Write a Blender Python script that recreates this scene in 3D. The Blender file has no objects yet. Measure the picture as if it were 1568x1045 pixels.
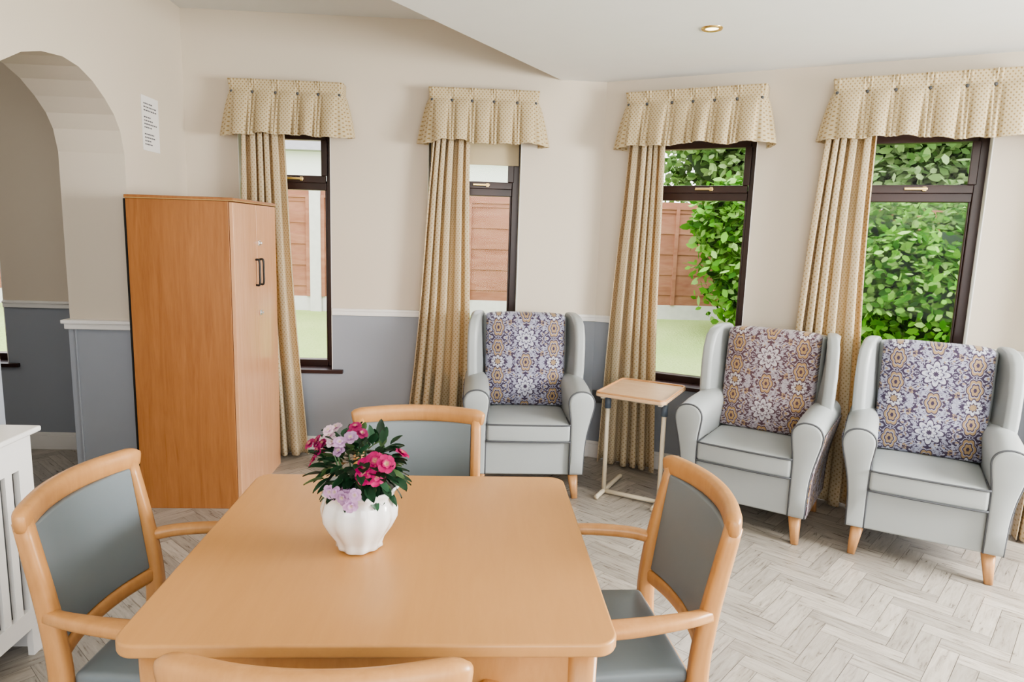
import bpy, bmesh, math, random
from mathutils import Vector, Matrix, noise
random.seed(7)
D=bpy.data; C=bpy.context
scene=C.scene
pi=math.pi
# ---------------------------------------------------------------- materials
class NB:
    def __init__(s,name):
        s.m=D.materials.new(name); s.m.use_nodes=True; s.t=s.m.node_tree; s.t.nodes.clear()
        s.out=s.t.nodes.new("ShaderNodeOutputMaterial")
    def n(s,typ,**kw):
        n=s.t.nodes.new(typ)
        for k,v in kw.items(): setattr(n,k,v)
        return n
    def put(s,sock,v):
        if isinstance(v,bpy.types.NodeSocket): s.t.links.new(v,sock)
        elif v is not None: sock.default_value=v
    def math(s,op,a,b=None,c=None,clamp=False):
        n=s.n("ShaderNodeMath",operation=op,use_clamp=clamp)
        s.put(n.inputs[0],a); s.put(n.inputs[1],b)
        if c is not None: s.put(n.inputs[2],c)
        return n.outputs[0]
    def mix(s,f,a,b):
        n=s.n("ShaderNodeMix",data_type='RGBA')
        s.put(n.inputs[0],f)
        s.put(n.inputs[6],a if isinstance(a,bpy.types.NodeSocket) else (*a,1))
        s.put(n.inputs[7],b if isinstance(b,bpy.types.NodeSocket) else (*b,1))
        return n.outputs[2]
    def noise(s,vec,scale,detail=2,rough=.5,dist=0):
        n=s.n("ShaderNodeTexNoise"); s.put(n.inputs["Vector"],vec)
        n.inputs["Scale"].default_value=scale; n.inputs["Detail"].default_value=detail
        n.inputs["Roughness"].default_value=rough; n.inputs["Distortion"].default_value=dist
        return n.outputs[0]
    def mapping(s,vec,scale=(1,1,1),rot=(0,0,0)):
        n=s.n("ShaderNodeMapping"); s.put(n.inputs[0],vec)
        n.inputs["Scale"].default_value=scale; n.inputs["Rotation"].default_value=rot
        return n.outputs[0]
    def obj(s): return s.n("ShaderNodeTexCoord").outputs["Object"]
    def uv(s): return s.n("ShaderNodeTexCoord").outputs["UV"]
    def pos(s): return s.n("ShaderNodeNewGeometry").outputs["Position"]
    def sep(s,v):
        n=s.n("ShaderNodeSeparateXYZ"); s.put(n.inputs[0],v); return n.outputs
    def comb(s,x,y,z=0.0):
        n=s.n("ShaderNodeCombineXYZ"); s.put(n.inputs[0],x); s.put(n.inputs[1],y); s.put(n.inputs[2],z); return n.outputs[0]
    def ramp(s,f,stops):
        n=s.n("ShaderNodeValToRGB"); s.put(n.inputs[0],f); e=n.color_ramp.elements
        while len(e)<len(stops): e.new(.5)
        for i,(p,c) in enumerate(stops): e[i].position=p; e[i].color=(*c,1)
        return n.outputs[0]
    def pbr(s,col,rough=.5,metal=0,spec=.5,bump=None,bstr=.2,bdist=.01,trans=0,sheen=0,coat=0,emit=None,es=0,tcol=None):
        p=s.n("ShaderNodeBsdfPrincipled")
        s.put(p.inputs["Base Color"],col if isinstance(col,bpy.types.NodeSocket) else (*col,1))
        s.put(p.inputs["Roughness"],rough); p.inputs["Metallic"].default_value=metal
        p.inputs["Specular IOR Level"].default_value=spec
        p.inputs["Sheen Weight"].default_value=sheen; p.inputs["Coat Weight"].default_value=coat
        if emit: p.inputs["Emission Color"].default_value=(*emit,1); p.inputs["Emission Strength"].default_value=es
        if bump is not None:
            b=s.n("ShaderNodeBump"); s.put(b.inputs["Height"],bump)
            b.inputs["Strength"].default_value=bstr; b.inputs["Distance"].default_value=bdist
            s.t.links.new(b.outputs[0],p.inputs["Normal"])
        o=p.outputs[0]
        if trans>0:
            t=s.n("ShaderNodeBsdfTranslucent"); tc=tcol or col
            s.put(t.inputs[0],tc if isinstance(tc,bpy.types.NodeSocket) else (*tc,1))
            mx=s.n("ShaderNodeMixShader"); mx.inputs[0].default_value=trans
            s.t.links.new(o,mx.inputs[1]); s.t.links.new(t.outputs[0],mx.inputs[2]); o=mx.outputs[0]
        s.t.links.new(o,s.out.inputs[0]); return s.m

def plain(name,col,rough=.5,var=.06,scale=8,**kw):
    b=NB(name); n=b.noise(b.obj(),scale,3)
    c=b.mix(n,tuple(x*(1-var) for x in col),tuple(min(1,x*(1+var)) for x in col))
    return b.pbr(c,rough,**kw)
def wood(name,c1,c2,scale=(1,1,1),rough=.4,freq=14,**kw):
    b=NB(name); v=b.mapping(b.obj(),scale)
    n1=b.noise(v,freq,5,.6,1.2); n2=b.noise(v,freq*5,3,.6,.5)
    f=b.math('ADD',b.math('MULTIPLY',n1,.7),b.math('MULTIPLY',n2,.3))
    col=b.ramp(f,[(.32,c1),(.68,c2)])
    return b.pbr(col,rough,bump=n2,bstr=.04,bdist=.002,**kw)

CREAM=(.69,.615,.52); GREY=(.325,.355,.41)
def wallmat():
    b=NB("wall_paint"); z=b.sep(b.pos())[2]
    f=b.math('GREATER_THAN',z,.955)
    n=b.noise(b.pos(),3,2)
    n2=b.noise(b.pos(),160,2)
    c=b.mix(f,GREY,CREAM); c=b.mix(b.math('MULTIPLY',n,.08),c,(.5,.5,.5))
    return b.pbr(c,.65,bump=n2,bstr=.05,bdist=.002,spec=.3)
M_wall=wallmat()
M_white=plain("white_gloss_paint",(.84,.83,.82),.35,.03)
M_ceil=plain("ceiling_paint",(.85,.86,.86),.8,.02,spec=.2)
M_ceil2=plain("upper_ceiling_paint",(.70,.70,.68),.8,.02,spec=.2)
M_reveal=plain("reveal_paint",(.85,.84,.82),.6,.02)
M_brown=plain("brown_upvc",(.036,.014,.012),.3,.15)
M_greyp=plain("grey_panel_paint",(.36,.39,.445),.45,.03)
M_brass=plain("brass",(.75,.55,.25),.25,.05,metal=1)
M_steel=plain("steel",(.6,.6,.6),.3,.05,metal=1)
M_black=plain("black_plastic",(.015,.015,.015),.4,.1)
M_table=wood("table_laminate",(.50,.255,.092),(.54,.28,.105),(1,.12,1),.36,22)
M_beech=wood("beech_wood",(.45,.220,.078),(.55,.285,.112),(1,1,.25),.35,18)
M_ward=wood("wardrobe_veneer",(.28,.110,.034),(.39,.170,.060),(1,1,.07),.38,26)
M_wdoor_lit=wood("wardrobe_door_veneer_lit",(.56,.29,.155),(.66,.37,.21),(1,1,.07),.22,26)  # same veneer lightened, sheen on the door face put into the colour
M_wlight=wood("overbed_top_wood",(.62,.40,.23),(.74,.52,.33),(.3,1,1),.3,20)
M_leg=wood("leg_wood",(.48,.24,.10),(.58,.32,.15),(1,1,.3),.35,20)
M_vinyl=plain("grey_vinyl",(.375,.400,.405),.40,.03,bump=None)
M_vinyl2=plain("chair_pad_vinyl",(.165,.195,.215),.34,.05)
M_pipe=plain("piping",(.08,.085,.095),.5,.05)
M_creampaint=plain("cream_metal",(.72,.64,.50),.35,.03)
M_pot=plain("glazed_ceramic",(.80,.79,.79),.15,.04,coat=.6)
M_soil=plain("soil",(.03,.02,.012),.9,.4)
M_paper=plain("paper",(.82,.81,.81),.7,.02)
M_blind=plain("blind_fabric",(.74,.64,.46),.8,.03,trans=.3)
M_stem=plain("stem_green",(.04,.1,.03),.5)
M_inner_shade=plain("inner_shade",(.010,.030,.006),.9,.3,10)  # near-black cores, shade in the gaps between leaves put into the colour
def glassm():
    b=NB("window_glass"); t=b.n("ShaderNodeBsdfTransparent"); g=b.n("ShaderNodeBsdfGlossy"); g.inputs["Roughness"].default_value=.01
    n=b.noise(b.obj(),3); mx=b.n("ShaderNodeMixShader")
    b.put(mx.inputs[0],b.math('MULTIPLY_ADD',n,.002,.004))
    b.t.links.new(t.outputs[0],mx.inputs[1]); b.t.links.new(g.outputs[0],mx.inputs[2]); b.t.links.new(mx.outputs[0],b.out.inputs[0]); return b.m
M_glass=glassm()
def curtainmat(name,base,dot,trans,tcol,sp=.0145,th=.55):
    b=NB(name); s=b.sep(b.uv()); k=pi/sp
    d=b.math('MULTIPLY',b.math('SINE',b.math('MULTIPLY',s[0],k)),b.math('SINE',b.math('MULTIPLY',s[1],k)))
    f=b.math('GREATER_THAN',d,th)
    n=b.noise(b.uv(),6,2)
    c=b.mix(n,tuple(x*.94 for x in base),tuple(x*1.06 for x in base))
    c=b.mix(b.math('MULTIPLY',f,.8),c,dot)
    w=b.noise(b.mapping(b.uv(),(1,1,1)),400,2)
    return b.pbr(c,.85,bump=w,bstr=.15,bdist=.002,trans=trans,sheen=.1,spec=.2,tcol=tcol)
M_curt=curtainmat("curtain_fabric",(.73,.65,.475),(.38,.255,.10),.28,(.93,.64,.30))
M_val=curtainmat("valance_fabric",(.63,.53,.355),(.31,.19,.070),.10,(.80,.58,.30),.0130,.5)
def floral(name,bg,dark,ochre,cream):
    b=NB(name); s=b.sep(b.uv())
    W,H=.170,.145
    a=b.math('PINGPONG',s[0],W); c=b.math('PINGPONG',s[1],H)
    v=b.comb(a,c)
    n1=b.noise(v,25,1.5,.5,2.4); n2=b.noise(v,45,1,.5,1.8)
    v2=b.comb(b.math('ADD',a,3.7),c); n3=b.noise(v2,30,1,.5,1.5); n4=b.noise(b.comb(a,b.math('ADD',c,1.9)),30,1,.5,2.0)
    def polar(px,py,sy=1.0):
        x=b.math('SUBTRACT',a,px); y=b.math('MULTIPLY',b.math('SUBTRACT',c,py),sy)
        r=b.math('SQRT',b.math('ADD',b.math('MULTIPLY',x,x),b.math('MULTIPLY',y,y)))
        th=b.math('ARCTAN2',y,x); return r,th
    col=bg
    f3=b.math('GREATER_THAN',n2,.61); col=b.mix(b.math('MULTIPLY',f3,.8),col,cream)
    f2=b.math('GREATER_THAN',n3,.62); col=b.mix(b.math('MULTIPLY',f2,.9),col,ochre)
    f1=b.math('GREATER_THAN',n1,.57); col=b.mix(f1,col,dark)
    f4=b.math('GREATER_THAN',n4,.60); col=b.mix(f4,col,dark)
    f1b=b.math('LESS_THAN',b.math('ABSOLUTE',b.math('SUBTRACT',n1,.47)),.011); col=b.mix(f1b,col,dark)
    def motif(px,py,k,amp,R,cols,sy=1.0):
        nonlocal col
        r,th=polar(px,py,sy)
        pet=b.math('MULTIPLY_ADD',b.math('ABSOLUTE',b.math('COSINE',b.math('MULTIPLY',th,k/2))),amp,1-amp)
        for q,cc in cols:
            f=b.math('LESS_THAN',r,b.math('MULTIPLY',pet,R*q)); col=b.mix(f,col,cc)
    motif(0,0,8,.42,.070,((1,dark),(.88,cream),(.66,bg),(.52,dark),(.44,cream),(.20,dark)))
    motif(0,H,6,.22,.042,((1,bg),(.94,dark),(.84,ochre),(.62,bg),(.55,dark),(.44,ochre),(.18,dark)),.66)
    motif(W,H*.42,6,.22,.042,((1,bg),(.94,dark),(.84,ochre),(.62,bg),(.55,dark),(.44,ochre),(.18,dark)),.66)
    motif(W,H,8,.42,.046,((1,dark),(.86,cream),(.50,dark),(.36,ochre)))
    wv=b.noise(b.uv(),500,1)
    return b.pbr(col,.8,bump=wv,bstr=.1,bdist=.002,spec=.25,sheen=.1)
M_flor=floral("floral_fabric",(.345,.35,.46),(.060,.045,.080),(.34,.24,.14),(.50,.51,.59))
M_flor2=floral("floral_fabric_brown",(.37,.33,.37),(.095,.055,.070),(.37,.24,.12),(.50,.46,.48))
def floorm():
    b=NB("floor_planks"); at=b.n("ShaderNodeAttribute",attribute_name="plank").outputs["Color"]
    s=b.sep(at); uv=b.uv()
    v=b.n("ShaderNodeVectorMath",operation='ADD'); b.put(v.inputs[0],b.mapping(uv,(1,.12,1))); b.put(v.inputs[1],b.comb(b.math('MULTIPLY',s[0],37.0),b.math('MULTIPLY',s[1],11.0)))
    n=b.noise(v.outputs[0],60,5,.65,.8); n2=b.noise(v.outputs[0],12,3,.5,1.0)
    col=b.ramp(n,[(.28,(.18,.155,.130)),(.48,(.38,.345,.30)),(.72,(.50,.465,.42))])
    col=b.mix(b.math('MULTIPLY',n2,.40),col,(.41,.37,.325))
    g=b.math('MULTIPLY_ADD',s[2],.34,.80)
    mm=b.n("ShaderNodeVectorMath",operation='SCALE'); b.put(mm.inputs[0],col); b.put(mm.inputs["Scale"],g)
    return b.pbr(mm.outputs[0],b.math('MULTIPLY_ADD',n,.2,.20),bump=n,bstr=.06,bdist=.002,spec=.6)
M_floor=floorm()
def attrmat(name,rough=.5,trans=.3,attr="col",spec=.5):
    b=NB(name); at=b.n("ShaderNodeAttribute",attribute_name=attr).outputs["Color"]
    n=b.noise(b.obj(),40,2); c=b.mix(b.math('MULTIPLY',n,.15),at,(.02,.02,.02))
    return b.pbr(c,rough,trans=trans,spec=spec)
M_leaf=attrmat("leaves",.35,.25); M_petal=attrmat("petals",.6,.35); M_gleaf=attrmat("garden_leaves",.7,.35,spec=.15)
def grassm():
    b=NB("grass"); n=b.noise(b.pos(),1.5,3); n2=b.noise(b.pos(),40,4)
    c=b.mix(n,(.36,.50,.15),(.56,.64,.28)); c=b.mix(b.math('MULTIPLY',n2,.4),c,(.18,.28,.06))
    return b.pbr(c,.9,bump=n2,bstr=.6,bdist=.05,spec=.1)
M_grass=grassm()
M_fence=wood("fence_boards",(.29,.125,.080),(.43,.22,.15),(.2,1,1),.85,6,spec=.1)
M_conc=plain("concrete",(.66,.64,.61),.9,.12,12)
M_housew=plain("white_render",(.75,.75,.75),.9,.04,2)
M_roof=plain("roof_tiles",(.30,.29,.29),.9,.2,4)
M_trunk=plain("bark",(.12,.08,.05),.9,.3,20)

# ---------------------------------------------------------------- geometry helpers
def link(o,parent=None):
    C.collection.objects.link(o)
    if parent: o.parent=parent
    return o
def empty(name,loc=(0,0,0),rz=0):
    e=D.objects.new(name,None); e.empty_display_size=.1; e.location=loc; e.rotation_euler=(0,0,math.radians(rz)); C.collection.objects.link(e); return e
def mk(name,vs,fs,mat,parent=None,smooth=False,uvs=None,bevel=0,seg=2,fix=True,cols=None,attr="col"):
    me=D.meshes.new(name); me.from_pydata([tuple(v) for v in vs],[],fs); me.update()
    if uvs:
        ul=me.uv_layers.new(name="UVMap")
        for l in me.loops: ul.data[l.index].uv=uvs[l.vertex_index]
    if cols:
        ca=me.color_attributes.new(name=attr,type='FLOAT_COLOR',domain='POINT')
        for i,c in enumerate(cols): ca.data[i].color=(*c,1)
    if fix:
        bm=bmesh.new(); bm.from_mesh(me); bmesh.ops.recalc_face_normals(bm,faces=bm.faces); bm.to_mesh(me); bm.free()
    if smooth:
        for p in me.polygons: p.use_smooth=True
    if mat: me.materials.append(mat)
    o=D.objects.new(name,me); link(o,parent)
    if bevel:
        m=o.modifiers.new("bevel","BEVEL"); m.width=bevel; m.segments=seg; m.limit_method='ANGLE'; m.angle_limit=math.radians(35)
        for p in me.polygons: p.use_smooth=True
        m.harden_normals=False
        w=o.modifiers.new("wn","WEIGHTED_NORMAL"); w.keep_sharp=False
    return o
class MB:
    def __init__(s): s.v=[]; s.f=[]
    def box(s,x0,x1,y0,y1,z0,z1):
        b=len(s.v)
        s.v+=[(x0,y0,z0),(x1,y0,z0),(x1,y1,z0),(x0,y1,z0),(x0,y0,z1),(x1,y0,z1),(x1,y1,z1),(x0,y1,z1)]
        s.f+=[(b,b+3,b+2,b+1),(b+4,b+5,b+6,b+7),(b,b+1,b+5,b+4),(b+1,b+2,b+6,b+5),(b+2,b+3,b+7,b+6),(b+3,b,b+4,b+7)]
        return s
    def make(s,name,mat,parent=None,**k): return mk(name,s.v,s.f,mat,parent,**k)
def box(name,x0,x1,y0,y1,z0,z1,mat,parent=None,bevel=0,**k):
    return MB().box(x0,x1,y0,y1,z0,z1).make(name,mat,parent,bevel=bevel,**k)
def subbox(name,x0,x1,y0,y1,z0,z1,mat,parent,fn=None,n=(8,8,8),bevel=.02,uvf=None):
    vs={};V=[];F=[]
    def vid(i,j,k):
        if (i,j,k) not in vs:
            u,v,w=2*i/n[0]-1,2*j/n[1]-1,2*k/n[2]-1
            p=Vector(((x0+x1)/2+u*(x1-x0)/2,(y0+y1)/2+v*(y1-y0)/2,(z0+z1)/2+w*(z1-z0)/2))
            if fn: p=Vector(fn(u,v,w,p))
            vs[(i,j,k)]=len(V); V.append(p)
        return vs[(i,j,k)]
    for k in (0,n[2]):
        for i in range(n[0]):
            for j in range(n[1]): F.append((vid(i,j,k),vid(i+1,j,k),vid(i+1,j+1,k),vid(i,j+1,k)))
    for j in (0,n[1]):
        for i in range(n[0]):
            for k in range(n[2]): F.append((vid(i,j,k),vid(i+1,j,k),vid(i+1,j,k+1),vid(i,j,k+1)))
    for i in (0,n[0]):
        for j in range(n[1]):
            for k in range(n[2]): F.append((vid(i,j,k),vid(i,j+1,k),vid(i,j+1,k+1),vid(i,j,k+1)))
    uvs=[uvf(p) for p in V] if uvf else None
    return mk(name,V,F,mat,parent,uvs=uvs,bevel=bevel,seg=3)
def catmull(pts,n=6):
    P=[Vector(p) for p in pts]; out=[]
    for i in range(len(P)-1):
        p0=P[i-1] if i>0 else P[i]*2-P[i+1]; p1=P[i]; p2=P[i+1]; p3=P[i+2] if i+2<len(P) else P[i+1]*2-P[i]
        for k in range(n):
            t=k/n
            out.append(.5*((2*p1)+(p2-p0)*t+(2*p0-5*p1+4*p2-p3)*t*t+(3*p1-p0-3*p2+p3)*t**3))
    out.append(P[-1]); return out
def sweep(name,pts,w,h,mat,parent,ref=(0,0,1),n=6,sm=True,seg=16,power=4.0,sizes=None,closed=False):
    P=catmull(pts,n) if sm else [Vector(p) for p in pts]
    N=len(P); V=[];F=[]; ref=Vector(ref)
    for i,p in enumerate(P):
        t=(P[min(i+1,N-1)]-P[max(i-1,0)])
        if closed: t=P[(i+1)%N]-P[i-1]
        t.normalize()
        s=t.cross(ref)
        if s.length<1e-4: s=Vector((1,0,0))
        s.normalize(); u=s.cross(t).normalized()
        ww,hh=w,h
        if sizes:
            q=i/(N-1)*(len(sizes)-1); a=int(min(q,len(sizes)-2)); fr=q-a
            ww=sizes[a][0]*(1-fr)+sizes[a+1][0]*fr; hh=sizes[a][1]*(1-fr)+sizes[a+1][1]*fr
        for k in range(seg):
            an=2*pi*(k+.5)/seg; c,sn=math.cos(an),math.sin(an)
            r=(abs(c)**power+abs(sn)**power)**(-1/power)
            V.append(p+s*(c*r*ww/2)+u*(sn*r*hh/2))
    R=N if closed else N-1
    for i in range(R):
        for k in range(seg):
            a=i*seg+k; b=i*seg+(k+1)%seg; i2=(i+1)%N
            F.append((a,b,i2*seg+(k+1)%seg,i2*seg+k))
    if not closed:
        F.append(tuple(range(seg))[::-1]); F.append(tuple((N-1)*seg+k for k in range(seg)))
    return mk(name,V,F,mat,parent,smooth=True)
def tube(name,pts,r,mat,parent,sm=True,n=6,closed=False): return sweep(name,pts,2*r,2*r,mat,parent,ref=(.12,.31,.94),n=n,sm=sm,seg=8,power=2,closed=closed)
def grid(name,nu,nv,fn,mat,parent=None,uvf=None,smooth=True,thick=0,closeu=False):
    V=[];F=[];U=[]
    for j in range(nv+1):
        for i in range(nu+1):
            V.append(fn(i/nu,j/nv)); U.append(uvf(i/nu,j/nv) if uvf else (i/nu,j/nv))
    for j in range(nv):
        for i in range(nu):
            a=j*(nu+1)+i; F.append((a,a+1,a+nu+2,a+nu+1))
    o=mk(name,V,F,mat,parent,smooth=smooth,uvs=U,fix=False)
    if thick:
        m=o.modifiers.new("s","SOLIDIFY"); m.thickness=thick; m.offset=0
    return o
def lathe(name,prof,mat,parent,seg=48,fn=None,loc=(0,0,0)):
    V=[];F=[]
    for j,(r,z) in enumerate(prof):
        for i in range(seg):
            a=2*pi*i/seg; rr=r*(fn(a,j/(len(prof)-1)) if fn else 1)
            V.append((loc[0]+rr*math.cos(a),loc[1]+rr*math.sin(a),loc[2]+z))
    for j in range(len(prof)-1):
        for i in range(seg):
            a=j*seg+i;b=j*seg+(i+1)%seg; F.append((a,b,b+seg,a+seg))
    return mk(name,V,F,mat,parent,smooth=True)
def prism(name,outline,axis,a0,a1,mat,parent=None,bevel=0,fn=None,seg=2):
    n=len(outline);V=[]
    for a in (a0,a1):
        for (p,q) in outline:
            v={'x':(a,p,q),'y':(p,a,q),'z':(p,q,a)}[axis]
            V.append(fn(v) if fn else v)
    F=[tuple(range(n)),tuple(range(n,2*n))[::-1]]
    for i in range(n): F.append((i,(i+1)%n,n+(i+1)%n,n+i))
    return mk(name,V,F,mat,parent,bevel=bevel,seg=seg)
def place(o,loc,rz):
    o.location=loc; o.rotation_euler=(0,0,math.radians(rz)); return o

# ---------------------------------------------------------------- room
XL=-1.82; YB=4.48; CX,CY=.80,4.48; SL=3.3; A2=-30
ca,sa=math.cos(math.radians(A2)),math.sin(math.radians(A2))
EX,EY=CX+SL*ca,CY+SL*sa
HI=2.78; LO=2.46; TH=.30
def wall(name,x0,x1,ops,loc=(0,0,0),rz=0,H=HI):
    m=MB(); x=x0
    for (a,b,z0,z1) in ops:
        m.box(x,a,0,TH,0,H); m.box(a,b,0,TH,0,z0); m.box(a,b,0,TH,z1,H); x=b
    m.box(x,x1,0,TH,0,H)
    return place(m.make(name,M_wall),loc,rz)
Z0,Z1=.57,2.10
backops=[(-3.70,-2.99,Z0,Z1),(-1.50,-.93,Z0,Z1),(-.32,.275,Z0,Z1)]
sideops=[(.25,.94,Z0,Z1),(1.36,2.08,Z0,Z1),(2.60,3.15,Z0,Z1)]
wall("wall_back",-4.5,CX+.10,backops,(0,YB,0))
wall("wall_bay",0,SL+.1,sideops,(CX,CY,0),A2)
wall("wall_right",0,4.8,[(.5,2.3,Z0,Z1),(2.8,4.2,Z0,Z1)],(EX,EY,0),-90)
wall("wall_front_unseen",-EX-.3,4.6,[(-2.6,1.5,.5,2.2)],(0,-2.0,0),180)  # unseen wall behind the camera, added to cut fill light
ol=[(-2,0),(2.68,0),(2.68,1.9),(2.72,2.0),(2.82,2.085),(2.95,2.15),(3.08,2.185),(3.23,2.20),(3.35,2.185),(3.46,2.145),(3.56,2.085),(3.64,2.02),(3.69,1.95),(3.72,1.84),(3.72,0),(YB,0),(YB,HI),(-2,HI)]
prism("wall_left",ol,'x',XL-.33,XL,M_wall)
MB().box(-4.6,-4.4,-2,YB,0,HI).make("wall_side_room",M_wall)
def make_floor():
    W=.072;n=4; V=[];F=[];U=[];Cc=[]
    c,s=math.cos(pi/4),math.sin(pi/4)
    for r in range(-150,150):
        for k in range(-20,21):
            ox,oy=r+2*n*k,r
            for (a,b,w,h) in ((0,0,n,1),(n,1-n,1,n)):
                x0,y0=(ox+a)*W,(oy+b)*W
                cx,cy=(x0+w*W/2),(y0+h*W/2)
                X,Y=cx*c-cy*s,cx*s+cy*c
                if X<-5 or X>4.4 or Y<-2.5 or Y>5: continue
                col=(random.random(),random.random(),random.random()); g=.0008
                i=len(V)
                for (px,py) in ((x0+g,y0+g),(x0+w*W-g,y0+g),(x0+w*W-g,y0+h*W-g),(x0+g,y0+h*W-g)):
                    V.append((px*c-py*s,px*s+py*c,0)); Cc.append(col)
                    U.append((py,px) if w>h else (px,py))
                F.append((i,i+1,i+2,i+3))
    o=mk("floor",V,F,M_floor,uvs=U,cols=Cc,attr="plank",fix=False)
    bm=bmesh.new(); bm.from_mesh(o.data)
    def cut(co,no): 
        g=bm.verts[:]+bm.edges[:]+bm.faces[:]
        bmesh.ops.bisect_plane(bm,geom=g,plane_co=co,plane_no=no,clear_outer=True)
    cut((0,YB,0),(0,1,0)); cut((-4.4,0,0),(-1,0,0)); cut((EX,0,0),(1,0,0)); cut((0,-2,0),(0,-1,0))
    cut((CX,CY,0),(-sa,ca,0))
    bm.to_mesh(o.data); bm.free(); return o
make_floor()
prism("floor_slab",[(-4.6,-2.2),(EX+.2,-2.2),(EX+.2,EY),(CX,YB+.02),(-4.6,YB+.02)],'z',-.12,-.002,plain("seam",(.18,.16,.14),.8))
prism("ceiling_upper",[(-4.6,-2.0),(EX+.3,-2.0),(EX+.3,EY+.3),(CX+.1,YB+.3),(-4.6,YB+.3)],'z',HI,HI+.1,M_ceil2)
e0=(.51,YB)
prism("ceiling",[e0,(CX,YB),(EX,EY),(EX,-2.0),(XL,-2.0),(XL,YB-1.37*(.51-XL)/.895)],'z',LO,HI-.002,M_ceil)
def rail(name,x0,x1,z0,z1,d,loc=(0,0,0),rz=0,mat=None):
    m=MB(); m.box(x0,x1,-d,0,z0,z1); m.box(x0,x1,-d*1.45,0,z0+(z1-z0)*.62,z0+(z1-z0)*.88)
    return place(m.make(name,mat or M_white,bevel=.003),loc,rz)
def base(name,x0,x1,loc=(0,0,0),rz=0):
    m=MB(); m.box(x0,x1,-.016,0,0,.095); m.box(x0,x1,-.010,0,.095,.115)
    return place(m.make(name,M_white,bevel=.003),loc,rz)
segs=[(-4.4,-3.70),(-2.99,XL-.33),(XL,-1.50),(-.93,-.32),(.275,CX)]
for i,(a,b) in enumerate(segs): rail("trim_%d"%(i+1),a,b,.935,.98,.016,(0,YB,0))
for i,(a,b) in enumerate([(0,.25),(.94,1.36),(2.08,2.60),(3.15,SL)]): rail("trim_%d"%(i+10),a,b,.935,.98,.016,(CX,CY,0),A2)
base("baseboard_back",XL,CX,(0,YB,0)); base("baseboard_side_room",-4.4,XL-.33,(0,YB,0)); base("baseboard_bay",0,SL,(CX,CY,0),A2)
m=MB(); m.box(XL-.345,XL+.012,3.685,3.76,.925,.955); m.box(XL-.355,XL+.022,3.672,3.775,.955,.975); m.make("trim_20",M_white,bevel=.004)
MB().box(XL-.335,XL+.003,3.705,3.76,0,.925).box(XL-.30,XL-.29,3.698,3.71,0,.925).make("trim_21",M_greyp,bevel=.003)

# ---------------------------------------------------------------- windows
def window(name,a,b,loc,rz,blind=False):
    e=empty(name,loc,rz); fy0,fy1=.11,.175
    m=MB()
    w=.05; zt=1.77
    m.box(a,a+w,fy0,fy1,Z0,Z1); m.box(b-w,b,fy0,fy1,Z0,Z1); m.box(a+w,b-w,fy0,fy1,Z0,Z0+.045); m.box(a+w,b-w,fy0,fy1,Z1-.05,Z1)
    m.box(a+w,b-w,fy0,fy1,zt-.035,zt+.025)
    m.box(a+w,b-w,fy0-.02,fy0,zt+.01,zt+.055); m.box(a+w-.01,a+w+.03,fy0-.02,fy0,zt+.055,Z1-.05); m.box(b-w-.03,b-w+.01,fy0-.02,fy0,zt+.055,Z1-.05)
    m.box(a+w,a+w+.012,fy0+.01,fy1-.02,Z0+.04,zt-.03); m.box(b-w-.012,b-w,fy0+.01,fy1-.02,Z0+.04,zt-.03)
    m.make("frame",M_brown,e,bevel=.004)
    box("glass",a+w,b-w,.145,.149,Z0+.04,Z1-.04,M_glass,e)
    r=MB(); r.box(b-.004,b+.0005,-.001,fy0,Z0,Z1); r.box(a-.0005,a+.004,-.001,fy0,Z0,Z1); r.box(a,b,-.001,fy0,Z1-.004,Z1+.0005)
    r.make("reveal",M_reveal,e)
    box("sill",a-.07,b+.07,-.028,fy0,Z0-.022,Z0+.003,M_brown,e,bevel=.004)
    hx=(a+b)/2+.05
    h=MB(); h.box(hx-.06,hx+.05,fy0-.055,fy0-.043,zt+.026,zt+.04); h.box(hx+.025,hx+.045,fy0-.045,fy0-.018,zt+.02,zt+.045)
    h.make("handle",M_brass,e,bevel=.003)
    if blind:
        box("roller_blind",a+.012,b-.012,.075,.082,1.93,Z1,M_blind,e,bevel=.002)
    return e
for i,(a,b,_,_) in enumerate(backops): window("window_%d"%(i+1),a,b,(0,YB,0),0,blind=(i==2))
for i,(a,b,_,_) in enumerate(sideops): window("window_%d"%(i+4),a,b,(CX,CY,0),A2)

# ---------------------------------------------------------------- curtains and valances
def curtain(name,loc,rz,top,bot,seed,nf=5,zt=2.22,off=.085):
    rnd=random.Random(seed); e=empty(name,loc,rz); ph=rnd.random()*6; am=[.7+.6*rnd.random() for _ in range(12)]
    def amp(k):
        i=int(k); f=k-i; f=f*f*(3-2*f); return am[i%12]*(1-f)+am[(i+1)%12]*f
    def fn(u,v):
        l=top[0]+(bot[0]-top[0])*v**1.1; r=top[1]+(bot[1]-top[1])*v**1.1
        k=u*nf+.25*math.sin(2.2*u*pi+seed); A=(.030+.012*v)*amp(u*nf)
        sft=.008*math.sin(6*v+ph)
        th=2*pi*k+ph+.5*math.sin(2.4*v+seed)
        w=math.sin(th)+.22*math.sin(2*th+1.3+v*2)
        x=l+(r-l)*(u-.030*math.sin(2*th)*1.0)+sft
        y=-off-A*w
        return (x,min(y,-.034),.015+(zt-.015)*(1-v))
    Wd=nf*.20
    return grid("curtain_cloth",nf*24,40,fn,M_curt,e,uvf=lambda u,v:(u*Wd,v*2.2),thick=.003)
curtain("curtain",(0,YB,0),0,(-1.45,-1.20),(-1.45,-1.08),3,5,off=.085)
curtain("curtain",(0,YB,0),0,(-.265,-.055),(-.46,-.04),5)
curtain("curtain",(CX,CY,0),A2,(.20,.41),(.09,.48),8)
curtain("curtain",(CX,CY,0),A2,(1.32,1.55),(1.20,1.62),11)
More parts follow.
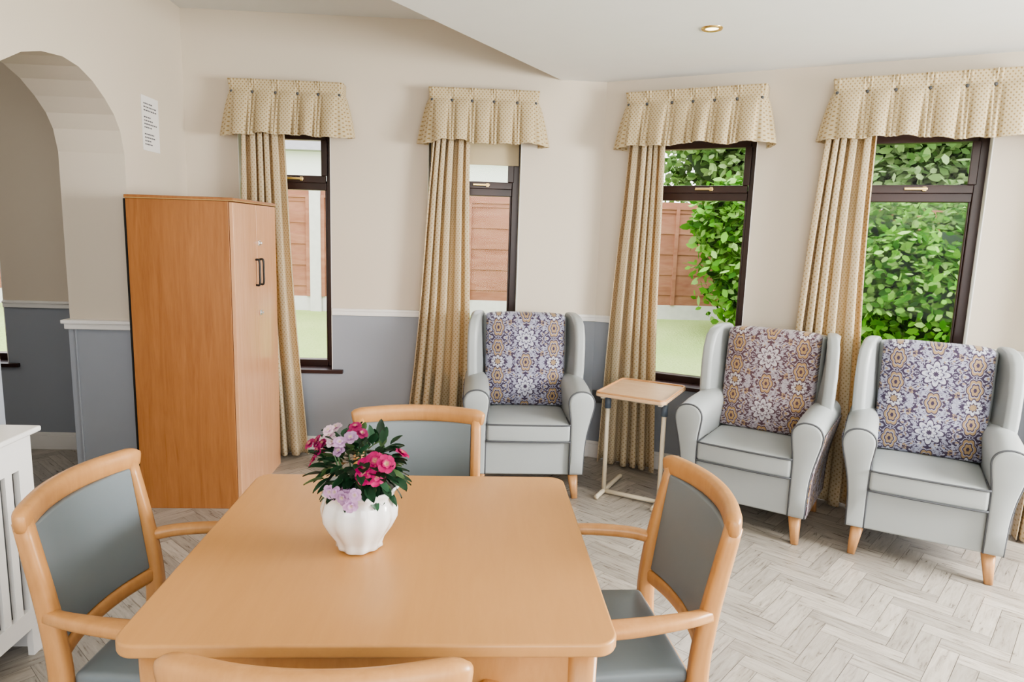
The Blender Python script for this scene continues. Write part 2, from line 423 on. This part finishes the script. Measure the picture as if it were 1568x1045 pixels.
curtain("curtain",(CX,CY,0),A2,(2.42,2.66),(2.38,2.72),12)
def valance(name,loc,rz,a,b,seed,npl=5,zt=2.365,zb=2.035):
    e=empty(name,loc,rz); rnd=random.Random(seed)
    ret=.11; L=(b-a); per=L+2*ret; ph=rnd.random()*6
    jit=[rnd.uniform(-.5,.5) for _ in range(60)]
    off=[0]+[rnd.uniform(-.12,.12) for _ in range(npl-1)]+[0]
    def nz(t):
        i=int(math.floor(t)); f=t-i; f=f*f*(3-2*f); return jit[i%60]*(1-f)+jit[(i+1)%60]*f
    hd=.21
    def pc(fs):
        if fs<0 or fs>npl: return fs
        for k in range(npl):
            x0,x1=k+off[k],k+1+off[k+1]
            if fs<=x1 or k==npl-1: return k+(fs-x0)/(x1-x0)
    def fn(u,v):
        s=u*per
        if s<ret: px,py,nx,ny=a,-s,-1,0
        elif s>per-ret: px,py,nx,ny=b,-(per-s),1,0
        else: px,py,nx,ny=a+(s-ret),-ret,0,-1
        cd=min(abs(s-ret),abs(s-(per-ret)))
        if cd<.03:
            k=1 if s<per/2 else -1
            tt=(s-(ret if k==1 else per-ret))/.03
            wq=.5+.5*tt*k
            nx,ny=-1*k*(1-wq),-wq
        fs=pc((s-ret)/L*npl); fr=fs-round(fs)
        bell=abs(math.sin(pi*fs))
        bell2=bell**.6
        pin=math.exp(-(fr/.07)**2)
        if v<hd:
            q=v/hd
            d=.006*bell2-.008*pin*q**2+(1-q)*(.018*math.exp(-(fr/.16)**2)*(.6+.4*math.cos(2*pi*fr/.12)))+.004
        else:
            w=(v-hd)/(1-hd)
            d=.010*bell2*(1-w)+.040*w**.8+.048*w**.7*bell2+.040*w*nz(fs*1.7+3)*bell-.008*pin*(1-w)+.030*w**1.3*math.exp(-(fr/.12)**2)+.004
            d-=.022*w**.7*(math.exp(-((abs(fr)-.17)/.05)**2))
            if abs(nx)>.5: d*=min(1,abs(py)/.08+.35)
        zz=zt-(zt-zb)*v
        if v>.4: zz-=(v-.4)*(.045*nz(fs*1.3)-.010*bell)
        y=min(py+ny*d,-.004)
        return (px+nx*d,y,zz)
    grid("valance_cloth",int(per*260),36,fn,M_val,e,uvf=lambda u,v:(u*per*1.2,v*.33),thick=.003)
    for k in range(npl+1):
        x=a+L*(k+off[k])/npl
        lathe("button_%d"%k,[(0.001,.009),(.006,.008),(.009,.003),(.009,-.003),(.006,-.007),(.001,-.009)],M_pipe,e,seg=10,loc=(min(max(x,a+.01),b-.01),-ret-.006,zt-.075))
    box("pelmet_board",a+.01,b-.01,-ret+.012,-.002,zt-.03,zt-.012,M_white,e)
    return e
valance("valance",(0,YB,0),0,-1.50,-.84,1,5)
valance("valance",(0,YB,0),0,-.30,.355,2,5)
valance("valance",(CX,CY,0),A2,.18,.97,3,6)
valance("valance",(CX,CY,0),A2,1.33,2.20,4,6)

# ---------------------------------------------------------------- wardrobe
def wardrobe():
    e=empty("wardrobe",(0,0,0)); x0,x1,y0,y1,H=-1.735,-1.215,3.525,4.25,1.63
    box("carcass",x0,x1-.022,y0,y1,.0,H-.018,M_ward,e,bevel=.002)
    box("top_panel",x0-.004,x1+.004,y0-.006,y1,H-.018,H,M_ward,e,bevel=.003)
    box("top_edge",x0-.003,x1+.005,y0-.0075,y1,H-.0165,H-.013,plain("edge_line",(.45,.30,.12),.4),e)
    mid=(y0+y1)/2
    box("door_a",x1-.02,x1,y0+.002,mid-.002,.0,H-.022,M_wdoor_lit,e,bevel=.002)
    box("door_b",x1-.02,x1,mid+.002,y1-.002,.0,H-.022,M_wdoor_lit,e,bevel=.002)
    box("back_edge",x0-.012,x0-.003,y0+.004,y0+.03,.0,H-.02,M_black,e)
    for k,y in enumerate((mid-.030,mid+.04)):
        tube("handle_%d"%k,[(x1,y,1.17),(x1+.020,y,1.175),(x1+.022,y,1.24),(x1+.020,y,1.305),(x1,y,1.31)],.006,M_black,e)
    for k,z in enumerate((1.01,1.40)):
        m=MB(); m.box(x1,x1+.006,mid+.02,mid+.05,z-.014,z+.014); m.box(x1,x1+.018,mid+.03,mid+.04,z-.006,z+.006); m.make("lock_%d"%k,M_steel,e,bevel=.002)
wardrobe()
def notice():
    e=empty("wall_notice",(XL,0,0)); box("paper",.001,.004,3.925,4.12,1.885,2.175,M_paper,e)
    m=MB(); rnd=random.Random(4)
    for i in range(13):
        z=2.135-i*.018; l=.06+.09*rnd.random()
        if i in (3,8): continue
        y=3.945
        while y<3.945+l: 
            w=.008+.014*rnd.random(); m.box(.004,.0046,y,y+w,z-.0035,z+.0035); y+=w+.005
    m.make("text_lines",plain("ink",(.12,.12,.14),.8),e)
notice()
def downlight():
    e=empty("ceiling_downlight",(1.06,3.28,LO))
    lathe("bezel",[(.030,-.001),(.033,-.006),(.040,-.008),(.047,-.006),(.049,0.0)],M_brass,e,seg=40)
    b=NB("lamp_glow"); n=b.noise(b.obj(),5); 
    mm=b.pbr(b.mix(n,(1,.9,.7),(1,.95,.8)),.4,emit=(1,.85,.6),es=4)
    lathe("lamp",[(.0005,-.004),(.018,-.004),(.031,-.002)],mm,e,seg=32)
downlight()
o=box("wall_socket",.01,.095,-.008,0,.385,.47,M_steel,None,bevel=.002)
place(o,(CX,CY,0),A2)

# ---------------------------------------------------------------- radiator cover
M_rad=plain("rad_gap_shade",(.10,.10,.10),.6)  # dark interior colour stands for shade in the gaps between slats
def radcover(name,x0,x1,y0,y1,H):
    e=empty(name)
    m=MB()
    m.box(x1-.02,x1,y0+.07,y1-.07,H-.13,H-.02); m.box(x1-.02,x1,y0+.07,y1-.07,.10,.17)
    m.box(x1-.02,x1,y1-.07,y1,0,H-.02); m.box(x1-.02,x1,y0,y0+.07,0,H-.02)
    m.box(x0,x1-.02,y1-.02,y1,.0,H-.02); m.box(x0,x1-.02,y0,y0+.02,.0,H-.02)
    y=y1-.07-.030
    while y>y0+.09:
        m.box(x1-.017,x1-.003,y-.034,y,.17,H-.13); y-=.060
    m.make("cabinet",M_white,e)
    box("top_board",x0,x1+.025,y0-.025,y1+.025,H-.02,H,M_white,e,bevel=.006)
    box("radiator",x0+.06,x1-.05,y0+.05,y1-.03,.12,H-.06,M_rad,e,bevel=.01)
radcover("radiator_cover",XL+.004,-1.50,1.15,2.32,.80)
radcover("slatted_cabinet",-2.75,-2.19,2.5,2.90,.86)

# ---------------------------------------------------------------- dining table
def rrect(x0,x1,y0,y1,r,n=8):
    o=[]
    for (cx,cy,a0) in ((x1-r,y1-r,0),(x0+r,y1-r,90),(x0+r,y0+r,180),(x1-r,y0+r,270)):
        for k in range(n+1):
            a=math.radians(a0+90*k/n); o.append((cx+r*math.cos(a),cy+r*math.sin(a)))
    return o
def dtable():
    e=empty("dining_table",(-.18,1.593,0))
    X,Y=.465,.442
    prism("top",rrect(-X,X,-Y,Y,.045),'z',.722,.75,M_table,e,bevel=.006)
    m=MB(); i=.045
    m.box(-X+i,X-i,-Y+i,-Y+i+.022,.64,.722); m.box(-X+i,X-i,Y-i-.022,Y-i,.64,.722)
    m.box(-X+i,-X+i+.022,-Y+i,Y-i,.64,.722); m.box(X-i-.022,X-i,-Y+i,Y-i,.64,.722)
    m.make("apron",M_beech,e,bevel=.002)
    for k,(sx,sy) in enumerate(((1,1),(1,-1),(-1,1),(-1,-1))):
        sweep("leg_%d"%k,[(sx*(X-.062),sy*(Y-.062),.722),(sx*(X-.062),sy*(Y-.062),0)],.055,.055,M_beech,e,ref=(0,1,0),sm=False,power=8,sizes=[(.056,.056),(.044,.044)])
dtable()
def dchair(loc,rz):
    e=empty("dining_chair",(*loc,0),rz)
    for s in (-1,1):
        nm="l" if s<0 else "r"
        sweep("back_post_"+nm,[(s*.200,.285,0),(s*.200,.235,.2),(s*.200,.205,.42),(s*.203,.215,.6),(s*.203,.262,.845)],.036,.046,M_beech,e,ref=(0,1,0),power=5,sizes=[(.03,.034),(.036,.042),(.038,.048),(.036,.044),(.034,.036)])
        sweep("arm_"+nm,[(s*.205,.222,.625),(s*.235,.15,.632),(s*.258,.03,.634),(s*.262,-.09,.630),(s*.245,-.18,.612),(s*.222,-.215,.555),(s*.208,-.205,.44),(s*.203,-.195,.2),(s*.20,-.195,0)],.04,.03,M_beech,e,ref=(s*.2,-.6,.8),power=4,sizes=[(.03,.03),(.036,.03),(.044,.030),(.046,.03),(.042,.03),(.038,.034),(.036,.034),(.034,.034),(.028,.028)])
        box("side_rail_"+nm,s*.205-.012,s*.205+.012,-.19,.20,.385,.44,M_beech,e,bevel=.004)
    sweep("top_rail",[(-.228,.250,.846),(-.20,.262,.850),(-.1,.292,.853),(0,.302,.854),(.1,.292,.853),(.20,.262,.850),(.228,.250,.846)],.034,.056,M_beech,e,power=3.5,sizes=[(.022,.040),(.038,.058),(.038,.058),(.038,.058),(.038,.058),(.038,.058),(.022,.040)])
    def yb(x,z): return .212+max(0,z-.5)*.135+.034*(1-(x/.2)**2)
    sweep("lower_back_rail",[(x,yb(x,.52)-.004,.515) for x in (-.2,-.1,0,.1,.2)],.028,.04,M_beech,e,power=4)
    def fn(u,v,w,p):
        y=yb(p.x,p.z)+p.y-(.012*(1-u*u)*(1-w*w) if v<0 else 0); return (p.x,y,p.z)
    subbox("back_pad",-.186,.186,-.014,.010,.536,.829,M_vinyl2,e,fn,(8,2,8),bevel=.006)
    m=MB(); m.box(-.2,.2,-.215,-.19,.385,.44); m.box(-.2,.2,.18,.205,.385,.44); m.make("seat_frame",M_beech,e,bevel=.004)
    def fs(u,v,w,p):
        if w>0: p.z+=.014*(1-u**4)*(1-v**4)
        p.x*=1+.03*(-v); return p
    subbox("seat_pad",-.198,.198,-.225,.185,.436,.476,M_vinyl2,e,fs,(8,8,2),bevel=.014)
dchair((-.19,2.085),0); dchair((-.70,1.645),86); dchair((.335,1.65),-86); dchair((-.215,1.185),178)

# ---------------------------------------------------------------- armchairs
def armchair(loc,rz,flor):
    e=empty("wingback_armchair",(*loc,0),rz)
    sh=lambda y,z:y+max(0,z-.42)*.13
    subbox("base",-.245,.245,-.285,.24,.14,.335,M_vinyl,e,None,(4,4,2),bevel=.012)
    def fs(u,v,w,p):
        if w>0: p.z+=.018*(1-u**4)*(1-v**4)
        if v<0: p.y-=.008*(1-u*u)
        return p
    subbox("seat_cushion",-.237,.237,-.315,.12,.338,.445,M_vinyl,e,fs,(10,10,3),bevel=.018)
    for z,nm in ((.442,"a"),(.345,"b")):
        tube("cushion_piping_"+nm,[(-.232,-.15,z),(-.234,-.29,z),(-.22,-.319,z),(-.1,-.325,z),(0,-.326,z),(.1,-.325,z),(.22,-.319,z),(.234,-.29,z),(.232,-.15,z)],.005,M_pipe,e)
    prof=[(.238,.145),(.238,.34),(.236,.46),(.226,.54),(.222,.595),(.238,.630),(.272,.650),(.315,.650),(.350,.632),(.368,.595),(.366,.55),(.352,.49),(.332,.40),(.320,.30),(.315,.145)]
    pf=catmull([(x,0,z) for x,z in prof],3); cx,cz=.295,.45
    for s in (-1,1):
        nm="l" if s<0 else "r"; V=[];F=[]
        st=[(-.312,.80),(-.309,.92),(-.300,.975),(-.285,1.0),(-.15,1.0),(0,1.0),(.15,1.0),(.25,1.0)]
        N=len(pf)
        for (y,k) in st:
            for p in pf:
                x=cx+(p.x-cx)*(k if p.z>.2 else max(k,.9)); z=cz+(p.z-cz)*(1-(1-k)*.35)
                top=max(0,(z-.3))/.37
                z+=(-.012*top if y<-.2 else 0)+top*.03*(y+.1)
                V.append((s*x,y,z))
        for j in range(len(st)-1):
            for i in range(N):
                a=j*N+i;b=j*N+(i+1)%N; F.append((a,b,b+N,a+N))
        F.append(tuple(range(N))); F.append(tuple((len(st)-1)*N+i for i in range(N)))
        mk("arm_"+nm,V,F,M_vinyl,e,smooth=True).modifiers.new("es","EDGE_SPLIT").split_angle=math.radians(60)
        pp=[(s*(cx+(p.x-cx)*.97),-.304,cz+(p.z-cz)*.985-.017*max(0,(p.z-.3))/.37) for p in pf]
        tube("arm_piping_"+nm,pp,.0050,M_pipe,e,sm=False)
        op=[p for p in pf if p.x>.312 and p.z<.585][::-1]
        def fo(u,v,op=op,s=s):
            k=v*(len(op)-1); i=min(int(k),len(op)-2); f=k-i; p=op[i].lerp(op[i+1],f)
            y=-.285+.525*u; return (s*(p.x+.004),y,p.z+.0)
        grid("outer_side_"+nm,8,14,fo,flor,e,uvf=lambda u,v:(u*.52,v*.45+.05),thick=.003)
        wo=[(.02,.58),(.018,.70),(.020,.82),(.026,.90),(.045,.965),(.080,1.0),(.13,1.015),(.20,1.02),(.275,1.012),(.28,.95),(.25,.6),(.24,.16),(.16,.16),(.13,.5)]
        def fw(v,s=s):
            x,y,z=v; fl=max(0,.17-y)*.32*(1 if z>.55 else .0)+max(0,z-.6)*.02
            return (s*(x+fl),y+(max(0,z-.42)*.05),z)
        prism("wing_"+nm,wo,'x',.246,.308,M_vinyl,e,bevel=.020,fn=fw,seg=4)
    def fb(u,v,w,p): return (p.x,sh(p.y,p.z),p.z)
    subbox("back",-.262,.262,.15,.255,.16,.995,M_vinyl,e,fb,(4,2,8),bevel=.02)
    def fc(u,v,w,p):
        y=p.y
        if v<0: y-=.034*(1-u**4)*(1-abs(w)**4)+.012*math.exp(-((w+.45)/.3)**2)*(1-u*u)
        return (p.x,sh(y,p.z),p.z+.010*(1-u**4)*(w>0))
    subbox("back_cushion",-.243,.243,.070,.185,.452,1.005,flor,e,fc,(12,3,14),bevel=.022,uvf=lambda p:(p.x,p.z if p.y<.4 else p.z+.2))
    for k,(sx,y0,y1) in enumerate(((-1,-.25,-.275),(1,-.25,-.275),(-1,.20,.25),(1,.20,.25))):
        sweep("leg_%d"%k,[(sx*.265,y0,.145),(sx*.280,y1,0)],.05,.05,M_leg,e,ref=(0,1,0),sm=False,power=7,sizes=[(.058,.058),(.034,.034)])
armchair((.315,4.0),0,M_flor)
armchair((1.562,3.535),-36,M_flor2)
armchair((2.25,3.14),-32,M_flor)

# ---------------------------------------------------------------- overbed side table
def sidetable():
    e=empty("overbed_table",(.972,3.80,0),-31)
    prism("top",rrect(-.2,.2,-.235,.235,.03),'z',.612,.63,M_wlight,e,bevel=.003)
    rim=[(x,y,.633) for x,y in rrect(-.194,.194,-.229,.229,.028)]
    tube("rim",rim,.006,M_leg,e,sm=False,closed=True)
    mb=plain("bracket_blue",(.10,.13,.17),.4)
    for s in (-1,1):
        x=s*.165
        nm="l" if s<0 else "r"
        tube("post_%s"%nm,[(x,-.10,.60),(x,-.10,.35),(x,-.10,.03)],.0135,M_creampaint,e,sm=False)
        tube("sleeve_%s"%nm,[(x,-.10,.585),(x,-.10,.52)],.019,mb,e,sm=False)
        tube("foot_%s"%nm,[(x,-.22,.014),(x,-.19,.018),(x,0,.018),(x,.17,.018),(x,.20,.014)],.014,M_creampaint,e)
        box("bracket_%s"%nm,x-.012,x+.012,-.2,.2,.594,.612,M_creampaint,e,bevel=.003)
    tube("cross_bar",[(-.165,-.10,.018),(.165,-.10,.018)],.013,M_creampaint,e,sm=False)
    tube("cross_bar_top",[(-.165,-.10,.585),(.165,-.10,.585)],.010,M_creampaint,e,sm=False)
sidetable()

# ---------------------------------------------------------------- flower pot
def flowerpot():
    e=empty("flower_pot",(-.262,1.545,.75))
    prof=[(.001,.002),(.045,.002),(.052,.006),(.052,.014),(.058,.03),(.075,.055),(.087,.08),(.088,.10),(.082,.12),(.078,.13),(.083,.142),(.090,.150),(.088,.155),(.078,.150),(.072,.135),(.07,.12),(.001,.12)]
    def rib(a,t):
        k=1 if t<.75 else .5
        foot=.10*max(0,1-t/.2)*math.cos(4*a)
        return 1+k*.035*math.cos(10*a)+foot+(.02*math.sin(10*a) if .55<t<.8 else 0)
    lathe("pot",prof,M_pot,e,seg=96,fn=rib)
    lathe("soil",[(.0005,.128),(.071,.126)],M_soil,e,seg=24)
    rnd=random.Random(21); V=[];F=[];Cc=[]
    def leaf(c,d,up,L,W,col,curl=.25):
        d=d.normalized(); s=d.cross(up); 
        if s.length<.01: s=Vector((1,0,0))
        s.normalize(); n=s.cross(d)
        i=len(V)
        prf=[(0,.05),(.2,.7),(.45,1),(.7,.8),(.9,.4),(1,.0)]
        for (t,w) in prf:
            p=c+d*(L*t)-n*(curl*L*t*t)
            for q in (-1,0,1):
                V.append(p+s*(q*w*W/2)+n*(abs(q)*.12*W)); k=.8 if q==0 else 1; Cc.append(tuple(x*k for x in col))
        for k in range(len(prf)-1):
            for q in (0,1):
                a=i+k*3+q; F.append((a,a+1,a+4,a+3))
    cen=Vector((0,0,.20))
    for k in range(270):
        v=Vector((rnd.gauss(0,1),rnd.gauss(0,1),rnd.gauss(.05,.8))).normalized()
        p=cen+Vector((v.x*.085,v.y*.085,v.z*.075))*rnd.uniform(.55,1.1)
        if p.z<.14: p.z=.14+rnd.random()*.02
        g=rnd.uniform(.5,1.4); col=(.018*g,.068*g,.030*g) if rnd.random()<.85 else (.10,.18,.07)
        leaf(p,v+Vector((rnd.uniform(-.6,.6),rnd.uniform(-.6,.6),rnd.uniform(-.3,.3))),Vector((0,0,1)),rnd.uniform(.032,.05),rnd.uniform(.018,.028),col)
    mk("foliage",V,F,M_leaf,e,smooth=True,cols=Cc,fix=False)
    for k in range(9):
        a=rnd.random()*6.28
        tube("stem_%d"%k,[(.02*math.cos(a),.02*math.sin(a),.12),(.04*math.cos(a),.04*math.sin(a),.18),(.06*math.cos(a),.06*math.sin(a),.24)],.002,M_stem,e)
    V=[];F=[];Cc=[]
    def bloom(c,d,R,col,inner,npet=5,cup=.25):
        d=d.normalized(); s=d.cross(Vector((.3,.1,1))).normalized(); n=s.cross(d)
        r0=rnd.random()*6
        for k in range(npet):
            a=r0+2*pi*k/npet; dr=(s*math.cos(a)+n*math.sin(a)); tn=(-s*math.sin(a)+n*math.cos(a))
            i=len(V)
            prf=[(.05,.12),(.35,.6),(.7,1.0),(.92,.8),(1.05,.3)]
            for (t,w) in prf:
                p=c+dr*(R*t)+d*(cup*R*math.sin(t*2.2)+rnd.uniform(-.04,.04)*R)
                for q in (-1,0,1):
                    V.append(p+tn*(q*w*R*.50)+d*(abs(q)*.1*R))
                    cc=[inner[j]*(1-min(1,t*1.6))+col[j]*min(1,t*1.6) for j in range(3)]; Cc.append(tuple(cc))
            for kk in range(len(prf)-1):
                for q in (0,1):
                    a_=i+kk*3+q; F.append((a_,a_+1,a_+4,a_+3))
    MG=(.58,.004,.16); LI=(.58,.36,.60); WH=(.74,.56,.66); PK=(.40,.02,.14)
    cl=[((-.030,-.088,.175),LI,6,.0155),((-.005,-.10,.165),LI,5,.0155),((.045,-.085,.215),MG,4,.024),((.055,-.06,.235),MG,3,.020),((-.045,-.04,.285),WH,5,.0155),((-.085,-.03,.262),PK,4,.015),((-.015,-.055,.275),LI,4,.015),((.005,-.02,.290),PK,3,.014),((-.09,.03,.22),MG,2,.018),((-.03,.09,.24),LI,4,.018),((.08,.05,.22),MG,2,.02)]
    for (c,col,n,R) in cl:
        for k in range(n):
            c2=Vector(c)+Vector((rnd.uniform(-1,1),rnd.uniform(-1,1),rnd.uniform(-1,1)))*.020*(n>1)
            dd=(c2-Vector((0,0,.17)))+Vector((rnd.uniform(-.05,.05),-.04,rnd.uniform(-.02,.05)))
            g=rnd.uniform(.8,1.2)
            cc=tuple(min(1,x*g) for x in col)
            bloom(c2,dd,R*rnd.uniform(.85,1.1),cc,(cc[0]*.5,cc[1]*.4,cc[2]*.5) if col!=WH else (.5,.2,.4),6 if col in(MG,) else 5)
            bloom(c2+dd.normalized()*.004,dd,R*.5,cc,(.7,.6,.3),5,.5)
    mk("blossoms",V,F,M_petal,e,smooth=True,cols=Cc,fix=False)
flowerpot()

# ---------------------------------------------------------------- garden
def gz(x,y):
    d=max(0,math.hypot(x,y)-5.5); return -.15+min(1,d/4)*.5
L=grid("lawn",60,60,lambda u,v:(-30+70*u,-6+50*v,0) ,M_grass)
for v in L.data.vertices: v.co.z=gz(v.co.x,v.co.y) if v.co.y>4.6 or v.co.x>4.4 else -.16
def fence(name,p0,p1,n,zb=.33,H=1.62):
    p0=Vector(p0);p1=Vector(p1); d=p1-p0; Ln=d.length; e=empty(name,(p0.x,p0.y,0),math.degrees(math.atan2(d.y,d.x)))
    bd=MB(); ps=MB(); gb=MB(); w=Ln/n
    for i in range(n):
        x=i*w
        gb.box(x+.08,x+w-.08,-.025,.025,zb-.4,zb+.22)
        k=0; z=zb+.22
        while z<zb+H-.08: bd.box(x+.06,x+w-.06,-.02-.012*(k%2),.01,z,z+.150); z+=.143; k+=1
        for xx in (x+.1,x+w*.5,x+w-.1): bd.box(xx-.025,xx+.025,-.055,-.02,zb+.22,zb+H-.02)
        bd.box(x+.06,x+w-.06,-.05,.03,zb+H-.06,zb+H-.02)
    for i in range(n+1): ps.box(i*w-.075,i*w+.075,-.07,.06,zb-.4,zb+H+.05)
    bd.make("boards",M_fence,e); ps.make("posts",M_conc,e,bevel=.01); gb.make("gravel_boards",M_conc,e)
fence("garden_fence",(-8.2,9.6),(5.8,9.6),7)
fence("garden_fence",(5.8,9.6),(14,4.2),5)
def house():
    e=empty("neighbouring_house",(-3,24,0))
    box("walls",-9,6,0,8,.36,4.1,M_housew,e)
    prism("roof",[(-.5,4.0),(8.5,4.0),(4,8.6)],'x',-9.5,6.5,M_roof,e)
    m=MB()
    for x in (-6,-2.5,1,4): m.box(x,x+1.3,-.03,.02,1.3,2.7)
    m.make("windows",plain("house_glass",(.15,.17,.2),.1),e)
house()
def foliage(name,c,rad,N,size,cols,seed,trunk=False,floor_z=.3):
    rnd=random.Random(seed); e=empty(name,(c[0],c[1],0)); V=[];F=[];Cc=[]
    blobs=[(Vector((0,0,c[2])),1.0)]
    for k in range(9):
        a=rnd.random()*6.28; blobs.append((Vector((math.cos(a)*rad[0]*.6,math.sin(a)*rad[1]*.6,c[2]+rnd.uniform(-.5,.6)*rad[2])),rnd.uniform(.4,.65)))
    for i in range(N):
        bc,br=blobs[rnd.randrange(len(blobs))]
        v=Vector((rnd.gauss(0,1),rnd.gauss(0,1),rnd.gauss(0,1))).normalized(); q=rnd.uniform(.70,1.10)
        p=bc+Vector((v.x*rad[0],v.y*rad[1],v.z*rad[2]))*br*q
        if p.z<floor_z: continue
        d=Vector((rnd.gauss(0,1),rnd.gauss(0,1),rnd.gauss(-.3,.6))).normalized()
        nn=(v+Vector((rnd.gauss(0,.6),rnd.gauss(0,.6),rnd.gauss(.5,.5)))).normalized()
        s=d.cross(nn).normalized(); L=size*rnd.uniform(.7,1.3); w=L*.27
        i0=len(V); V+= [p,p+d*L*.35+s*w,p+d*L*.75+s*w*.75,p+d*L,p+d*L*.75-s*w*.75,p+d*L*.35-s*w]; F.append((i0,i0+1,i0+2,i0+3,i0+4,i0+5))
        a=cols[rnd.randrange(len(cols))]; g=rnd.uniform(.6,1.3)*(.35+.65*min(1,(q-.70)/.26)); Cc+=[tuple(x*g for x in a)]*6  # leaves nearer the core coloured darker, shade painted in
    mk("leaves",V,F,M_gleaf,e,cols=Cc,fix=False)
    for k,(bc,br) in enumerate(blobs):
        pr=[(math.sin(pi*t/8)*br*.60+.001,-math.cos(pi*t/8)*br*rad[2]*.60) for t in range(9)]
        lathe("inner_%d"%k,[(r*min(rad[0],rad[1]),z) for r,z in pr],M_inner_shade,e,seg=14,loc=(bc.x,bc.y,bc.z))
    if trunk: sweep("trunk",[(0,0,-.2),(.1,0,1.5),(0,.1,c[2])],.3,.3,M_trunk,e,power=2)
G1=[(.05,.18,.015),(.09,.28,.02),(.17,.40,.045),(.36,.58,.16),(.22,.46,.07)]
G2=[(.16,.30,.09),(.26,.42,.14),(.36,.50,.22)]
foliage("laurel_shrub",(3.58,8.5,1.25),(.84,.6,.95),11000,.125,G1,1,floor_z=.42)
foliage("laurel_shrub",(4.45,6.4,1.10),(1.15,.9,.90),18000,.090,G1,2,floor_z=.1)
foliage("laurel_shrub",(6.2,5.9,.8),(1.2,1.0,1.1),10000,.11,G1,3,floor_z=.0)
foliage("laurel_shrub",(6.6,4.2,.8),(1.1,1.0,1.2),6000,.12,G1,6,floor_z=.0)
foliage("garden_tree",(4.7,13.0,3.4),(2.0,1.4,1.5),11000,.18,G2,4,True)
foliage("garden_tree",(9.0,11.5,3.2),(3.0,1.8,2.1),16000,.19,G2,5,True)

# ---------------------------------------------------------------- light
w=D.worlds.new("sky"); scene.world=w; w.use_nodes=True; nt=w.node_tree
bg=nt.nodes["Background"]; 
tc=nt.nodes.new("ShaderNodeTexCoord"); sp=nt.nodes.new("ShaderNodeSeparateXYZ"); rp=nt.nodes.new("ShaderNodeValToRGB")
nt.links.new(tc.outputs["Generated"],sp.inputs[0]); nt.links.new(sp.outputs[2],rp.inputs[0])
rp.color_ramp.elements[0].position=.0; rp.color_ramp.elements[0].color=(1,.99,.98,1); rp.color_ramp.elements[1].color=(.86,.91,1,1)
nt.links.new(rp.outputs[0],bg.inputs[0]); bg.inputs[1].default_value=4.6
def area(name,loc,target,sx,sy,power,col=(1,1,1)):
    l=D.lights.new(name,'AREA'); l.shape='RECTANGLE'; l.size=sx; l.size_y=sy; l.energy=power; l.color=col
    o=D.objects.new(name,l); C.collection.objects.link(o); o.location=loc
    o.rotation_euler=(Vector(target)-Vector(loc)).to_track_quat('-Z','Y').to_euler(); return o
area("window_daylight",(EX+.45,1.43,1.7),(1.2,1.9,.3),1.8,1.5,430,(1,.98,.95))
area("room_fill",(.3,-1.2,2.3),(0,3.2,1.0),2.4,1.2,48,(1,.96,.90))  # added fill light behind the camera, not a fitting of the room
area("side_room_fill",(-3.2,2.2,2.6),(-3.0,3.6,.5),.8,.8,12,(1,.95,.88))  # added fill to brighten the side room, no such fitting there
scene.view_settings.view_transform='AgX'
try: scene.view_settings.look='AgX - Medium High Contrast'
except Exception: pass
scene.view_settings.exposure=.05

# ---------------------------------------------------------------- camera
P,R,Wy=math.radians(9.0),math.radians(1.8),math.radians(3.2)
F_=Vector((0,math.cos(P),-math.sin(P))); U0=Vector((0,math.sin(P),math.cos(P))); R0=Vector((1,0,0))
Rr=R0*math.cos(R)+U0*math.sin(R); U=U0*math.cos(R)-R0*math.sin(R)
yaw=Matrix.Rotation(-Wy,3,'Z'); Rr=yaw@Rr; U=yaw@U; F_=yaw@F_
cam=D.cameras.new("camera"); co=D.objects.new("camera",cam); C.collection.objects.link(co)
cam.lens=24; cam.sensor_width=36; cam.clip_start=.05
Mx=Matrix((Rr,U,-F_)).transposed().to_4x4(); Mx.translation=(0,0,1.5); co.matrix_world=Mx
scene.camera=co
